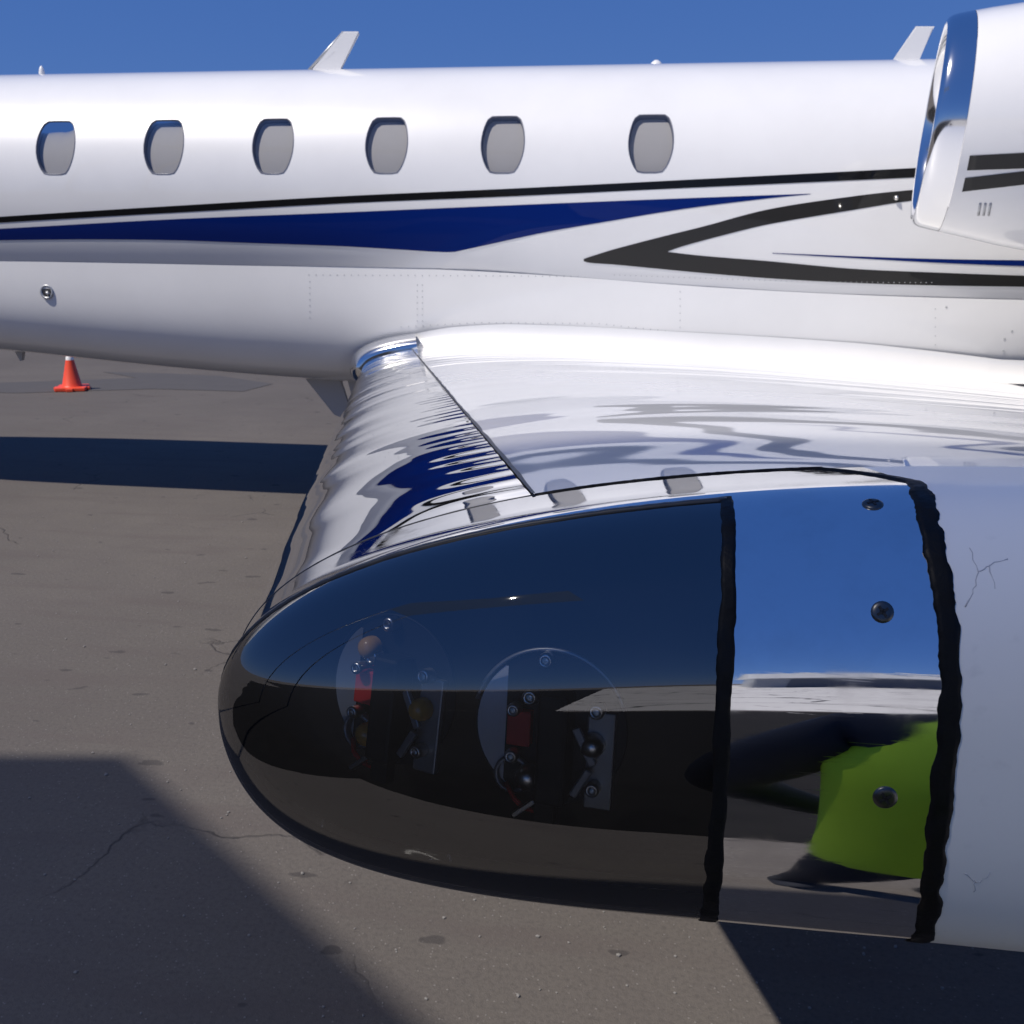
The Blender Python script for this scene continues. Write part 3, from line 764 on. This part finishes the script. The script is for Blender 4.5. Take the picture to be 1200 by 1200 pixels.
# pylon
bm = bmesh.new()
grid(bm, lambda y, t: Vector((NX + 1.7 + .9 * math.cos(t), y, NZ - .12 + .07 * math.sin(t))), lin(NY + .5, YF - .3, 4), lin(0, 2 * math.pi, 25)[:-1], closed_v=True); obj('pylon', bm, M_white, jet)
from mathutils.bvhtree import BVHTree
_tree = BVHTree.FromPolygons([v_.co.copy() for v_ in nace.data.vertices], [list(p_.vertices) for p_ in nace.data.polygons])
def nac_ray(px, py):
    h_ = _tree.ray_cast(CAM, ray(px, py).normalized()); return (h_[0], h_[1] if h_[1].dot(ray(px, py)) < 0 else -h_[1]) if h_[0] else None
def nac_hit(px, py):
    # nearest point of the nacelle side on this line of sight
    y = NY - .6
    for _ in range(40):
        P = at_y(px, py, y); x = P.x - NX; r = smooth(prof, max(.16, x)); zc = NZ - .02 * max(0, x - .2); d = P.z - zc
        k = 1 + (.10 * min(1, max(0, x) / .8) if d < 0 else 0); d /= k
        y = .5 * y + .5 * (NY - math.sqrt(max(.01, r * r - d * d)))
    return P
def nac_stripe(name, top, bot, m, label):
    bm = bmesh.new(); n = 16; A = [[] for _ in range(n)]
    for v in lin(0, 1, 5):
        f0 = lambda u: [(top[0][k] + (top[1][k] - top[0][k]) * u) * (1 - v) + (bot[0][k] + (bot[1][k] - bot[0][k]) * u) * v for k in (0, 1)]
        lo, hi = -.2, .5
        for _ in range(24):
            mid = (lo + hi) / 2; P = nac_hit(*f0(mid))
            if P.x < NX + .128 + (.04 * (P.z - NZ) / .53 - .065 * (NY - P.y) / .53) * .87: lo = mid
            else: hi = mid
        while nac_ray(*f0(lo)) is None: lo += .01
        lo += .004
        for k in range(n):
            h_ = nac_ray(*f0(lo + (1 - lo) * k / (n - 1))); A[k].append(bm.verts.new(h_[0] + h_[1] * .003))
    for a_, b_ in zip(A, A[1:]):
        for j in range(4): bm.faces.new((a_[j], a_[j+1], b_[j+1], b_[j]))
    obj(name, bm, m, nace, label=label)
nac_stripe('nacelle_stripe', ((1122, 183), (1290, 174)), ((1119, 200), (1290, 194)), M_char, 'upper charcoal stripe on the engine')
nac_stripe('nacelle_stripe', ((1117, 210), (1290, 190)), ((1113, 226), (1290, 206)), M_char, 'lower charcoal stripe on the engine')
for k in range(3):
    bm = bmesh.new(); (a, nn), (c, _) = nac_ray(1149 + k * 6, 238), nac_ray(1146.5 + k * 6, 252)
    tube(bm, [a + nn * .001, c + nn * .001], .006, 8); obj('vent_slot', bm, M_bracket, nace)
# far engine, far wing, tail and gear: the rest of the aircraft
def mirror_copy(name, src):
    bm = bmesh.new(); bm.from_mesh(src.data)
    for v_ in bm.verts: v_.co.y = 2 * YF - v_.co.y
    bmesh.ops.reverse_faces(bm, faces=bm.faces); return obj(name, bm, list(src.data.materials), jet, normals=False)
mirror_copy('engine_nacelle', nace)
mirror_copy('wing_skin', [o for o in jet.children if o.name == 'wing_skin'][0])
mirror_copy('leading_edge', [o for o in jet.children if o.name == 'leading_edge'][0])
bm = bmesh.new()
grid(bm, lambda h_, t: Vector((6.0 + h_ * 1.0 + (2.4 - .35 * h_) * (.5 - .5 * math.cos(t)), YF + .13 * (1 - .15 * h_) * math.sin(t), ZF + .55 + h_)), lin(0, 2.6, 6), lin(0, 2 * math.pi, 33)[:-1], closed_v=True)
obj('tail_fin', bm, M_white, jet)
bm = bmesh.new()
for sg in (-1, 1):
    grid(bm, lambda y, t: Vector((8.2 + abs(y) * .45 + (1.2 - .2 * abs(y)) * (.5 - .5 * math.cos(t)), YF + sg * y, ZF + 3.1 + .06 * math.sin(t))), lin(0, 2.6, 5), lin(0, 2 * math.pi, 25)[:-1], closed_v=True)
obj('tailplane', bm, M_white, jet)
def gear(x, y, ztop, r):
    bm = bmesh.new(); tube(bm, [(x, y, r), (x - .05, y, ztop)], .05, 12); tube(bm, [(x, y - .14, r), (x, y + .14, r)], .035, 10)
    g = obj('landing_gear', bm, M_bracket, jet)
    bm = bmesh.new(); lathe(bm, [(r * .55, -.09), (r * .9, -.095), (r, -.06), (r, .06), (r * .9, .095), (r * .55, .09)], 28, frame_z(Vector((x, y, r)), Vector((0, 1, 0)))); wl_ = obj('wheel', bm, M_rubber, g)
    bm = bmesh.new(); lathe(bm, [(0, -.05), (r * .5, -.07), (r * .56, -.09), (r * .56, .09), (r * .5, .07), (0, .05)], 24, frame_z(Vector((x, y, r)), Vector((0, 1, 0)))); obj('rim', bm, M_bracket, wl_)
gear(.75, 6.0, 1.35, .28); gear(.75, 2 * YF - 6.0, 1.35, .28); gear(-7.6, YF, 1.5, .2)

# ------------------------------------------------------------------ traffic cone
P = at_z(85, 457)
cone = thing('traffic_cone', 'small orange traffic cone with a white top on the asphalt beyond the jet', 'traffic cone', (P.x, P.y, 0), .35)
M_or = mat('cone_orange', (.75, .07, .025), .45); M_cw = mat('cone_white', (.75, .75, .73), .5)
ch = (P - CAM).length / 1300 * 37
bm = bmesh.new(); box(bm, (0, 0, ch * .06), (ch * .85, ch * .85, ch * .12), None, ch * .03)
for k in range(4): box(bm, Vector((math.cos(k * math.pi / 2), math.sin(k * math.pi / 2), 0)) * ch * .40 + Vector((0, 0, ch * .05)), (ch * .2, ch * .2, ch * .1), None, ch * .02)
obj('base', bm, M_or, cone, sm=False)
bm = bmesh.new(); lathe(bm, [(ch * .30, ch * .118), (ch * .27, ch * .16), (ch * .115, ch * .88)], 28); obj('cone_body', bm, M_or, cone)
bm = bmesh.new(); lathe(bm, [(ch * .115, ch * .88), (ch * .10, ch * .97), (ch * .08, ch * 1.0), (ch * .06, ch * .99), (ch * .06, ch * .85)], 28); obj('cone_top', bm, M_cw, cone)

# ------------------------------------------------------------------ unseen sheet added to shade the wing tip and near ground
HC = 10.0
G = [(-3.3, 3.62), (-2.12, 3.80), (-.593, 2.468), (.5, 1.76), (2.5, 1.22), (2.7, -.7), (.2, .1), (-3.2, 1.4)]
sh = Vector((SUN.x / SUN.z * HC, SUN.y / SUN.z * HC, HC))
can = thing('added_shade_caster', 'tall grey fabric sheet on steel masts, added out of view to cast shade', 'shade_caster', (sh.x - 2, sh.y, 0))
can.location = (-7, -3, 0)
bm = bmesh.new(); T = [Vector((g[0] + sh.x + 7, g[1] + sh.y + 3, HC)) for g in G]
A = [bm.verts.new(p) for p in T]; bm.faces.new(A)
mf = bpy.data.materials.new('shade_caster_cloth'); mf.use_nodes = True; t_ = mf.node_tree; t_.nodes.clear()
o_ = t_.nodes.new('ShaderNodeOutputMaterial'); m1 = t_.nodes.new('ShaderNodeMixShader'); m2_ = t_.nodes.new('ShaderNodeMixShader')
tp = t_.nodes.new('ShaderNodeBsdfTransparent'); df = t_.nodes.new('ShaderNodeBsdfDiffuse'); tl = t_.nodes.new('ShaderNodeBsdfTranslucent')
for n_ in (df, tl): n_.inputs[0].default_value = (.11, .17, .30, 1)
m1.inputs[0].default_value = .5; m2_.inputs[0].default_value = .85
t_.links.new(df.outputs[0], m1.inputs[1]); t_.links.new(tl.outputs[0], m1.inputs[2]); t_.links.new(tp.outputs[0], m2_.inputs[1]); t_.links.new(m1.outputs[0], m2_.inputs[2]); t_.links.new(m2_.outputs[0], o_.inputs[0])
obj('shade_caster_fabric', bm, mf, can, sm=False)
M_mast = mat('mast_steel', (.35, .36, .37), .45, .6)
for k in (0, 7):
    bm = bmesh.new(); p = T[k] * .97; tube(bm, [(p.x, p.y, 0), (p.x, p.y, HC)], .045, 12); obj('mast', bm, M_mast, can)

# ------------------------------------------------------------------ photographer
person = thing('person', 'person in a lime safety vest standing hands behind back beside the wing tip', 'person', (.40, -.15, 0), R(-6))
person.scale = (1.18, 1.18, 1.18)
M_navy = mat('navy_cloth', (.012, .014, .022), .8); M_vest = mat('lime_vest', (.40, .62, .02), .7); M_skin = mat('skin', (.42, .24, .16), .5)
M_silver = mat('vest_tape', (.6, .6, .6), .35, .3); M_hair = mat('hair', (.03, .02, .015), .6)
def skin_mesh(name, verts, edges, m, parent, sub=2, root=0):
    me = bpy.data.meshes.new(name); me.from_pydata([v_[:3] for v_ in verts], edges, [])
    o = bpy.data.objects.new(name, me); col.objects.link(o)
    md = o.modifiers.new('skin', 'SKIN'); md.use_smooth_shade = True; s_ = o.modifiers.new('sub', 'SUBSURF'); s_.levels = sub; s_.render_levels = sub
    for i, v_ in enumerate(verts):
        sv = me.skin_vertices[0].data[i]; sv.radius = (v_[3], v_[4] if len(v_) > 4 else v_[3]); sv.use_root = (i == root)
    dg = bpy.context.evaluated_depsgraph_get(); ev = o.evaluated_get(dg); m2 = bpy.data.meshes.new_from_object(ev)
    o.modifiers.clear(); o.data = m2; m2.materials.clear(); m2.materials.append(m)
    for p_ in m2.polygons: p_.use_smooth = True
    o.parent = parent; return o
vb = [(0, 0, .95, .15, .12), (0, .01, 1.15, .145, .11), (0, .0, 1.38, .155, .11), (0, 0, 1.50, .07, .07), (0, .02, 1.56, .055, .055),
      (-.10, 0, .88, .095, .095), (-.11, .02, .50, .065, .065), (-.11, -.02, .09, .05, .05), (-.12, .12, .04, .045, .035),
      (.10, 0, .88, .095, .095), (.11, .02, .50, .065, .065), (.11, -.02, .09, .05, .05), (.12, .12, .04, .045, .035),
      (-.19, 0, 1.43, .065, .065), (-.27, -.17, 1.20, .048, .048), (-.12, -.21, 1.02, .032, .032),
      (.19, 0, 1.43, .065, .065), (.27, -.17, 1.20, .048, .048), (.12, -.22, 1.04, .032, .032)]
eb = [(0, 1), (1, 2), (2, 3), (3, 4), (0, 5), (5, 6), (6, 7), (7, 8), (0, 9), (9, 10), (10, 11), (11, 12), (2, 13), (13, 14), (14, 15), (2, 16), (16, 17), (17, 18)]
skin_mesh('body', vb, eb, M_navy, person)
hv = [(0, .02, 1.55, .05), (0, .035, 1.64, .078, .085), (0, .025, 1.73, .085, .095), (0, .015, 1.79, .06, .07)]
hd = skin_mesh('head', hv, [(0, 1), (1, 2), (2, 3)], M_skin, person)
bm = bmesh.new()
bmesh.ops.create_uvsphere(bm, u_segments=16, v_segments=10, radius=.108, matrix=Matrix.Translation((0, .005, 1.755)) @ Matrix.Diagonal((.92, 1.05, .78, 1))); obj('hair', bm, M_hair, hd)
bm = bmesh.new(); bmesh.ops.create_cone(bm, cap_ends=True, segments=8, radius1=.016, radius2=.007, depth=.04, matrix=Matrix.Translation((0, .125, 1.665)) @ Matrix.Rotation(R(-70), 4, 'X')); obj('nose', bm, M_skin, hd)
for sx in (-1, 1):
    bm = bmesh.new(); bmesh.ops.create_uvsphere(bm, u_segments=10, v_segments=6, radius=.012, matrix=Matrix.Translation((sx * .032, .105, 1.70))); obj('eye', bm, mat('eye', (.05, .04, .03), .2), hd)
    bm = bmesh.new(); bmesh.ops.create_uvsphere(bm, u_segments=10, v_segments=6, radius=.03, matrix=Matrix.Translation((sx * .088, .02, 1.68)) @ Matrix.Diagonal((.35, .6, 1, 1))); obj('ear', bm, M_skin, hd)
bm = bmesh.new(); bmesh.ops.create_cube(bm, size=1, matrix=Matrix.Translation((0, .112, 1.622)) @ Matrix.Diagonal((.045, .012, .01, 1))); obj('mouth', bm, mat('lip', (.32, .12, .1), .5), hd)
def hand(c, d, n_, sx):
    # c wrist, d along the fingers, n_ across the palm
    u = d.cross(n_).normalized(); hvx = [(*c, .024), (*(c + d * .05), .036, .017)]; he = [(0, 1)]
    for k in range(4):
        i = len(hvx); o_ = n_ * (.026 - .0175 * k); ln = (.068, .078, .072, .055)[k]
        a_ = c + d * .09 + o_; b_ = a_ + d * ln * .55 + u * .006; e_ = b_ + d * ln * .35 + u * ln * .35
        hvx += [(*a_, .010), (*b_, .009), (*e_, .008)]; he += [(1, i), (i, i + 1), (i + 1, i + 2)]
    i = len(hvx); a_ = c + d * .035 + n_ * .038; b_ = a_ + d * .035 + n_ * .018 + u * .012
    hvx += [(*a_, .012), (*b_, .010)]; he += [(1, i), (i, i + 1)]
    skin_mesh('hand', hvx, he, M_skin, person, 1)
hand(Vector((-.10, -.215, 1.00)), Vector((.95, -.1, -.3)).normalized(), Vector((.3, .1, .95)).normalized(), -1)
hand(Vector((.10, -.24, 1.03)), Vector((-.95, -.1, -.25)).normalized(), Vector((-.25, .1, .95)).normalized(), 1)
bm = bmesh.new()
def vest(z, a):
    rx = lerp([(.80, .165), (.86, .18), (1.1, .195), (1.35, .215), (1.47, .16), (1.5, .10)], z); ry = lerp([(.80, .15), (.86, .155), (1.1, .15), (1.35, .15), (1.47, .11), (1.5, .085)], z)
    return Vector((rx * math.cos(a), ry * math.sin(a), z))
grid(bm, vest, lin(.80, 1.5, 18), lin(R(103), R(437), 44)); vo = obj('safety_vest', bm, M_vest, person)

# ------------------------------------------------------------------ unseen building added behind the viewer for reflections
hg = thing('added_hangar', 'long low building with a pale metal roof, added unseen behind the viewer for reflections', 'added_hangar', (26, -70, 0))
M_hw = mat('hangar_wall', (.30, .31, .32), .7); M_hr = mat('hangar_roof', (.80, .80, .79), .45); M_hd = mat('hangar_door', (.10, .11, .13), .6)
bm = bmesh.new(); box(bm, (0, 0, 2.2), (46, 16, 4.4)); obj('wall', bm, M_hw, hg, sm=False)
bm = bmesh.new()
for sg in (-1, 1):
    A = [bm.verts.new(q) for q in ((-23.6, sg * 8.6, 4.3), (23.6, sg * 8.6, 4.3), (23.6, 0, 7.2), (-23.6, 0, 7.2))]; bm.faces.new(A)
bmesh.ops.solidify(bm, geom=bm.faces[:], thickness=.12); obj('roof', bm, M_hr, hg, sm=False)
for k in range(4):
    bm = bmesh.new(); box(bm, (-16.5 + 11 * k, 8.03, 1.9), (9, .1, 3.8), None, .02); obj('door', bm, M_hd, hg, sm=False)
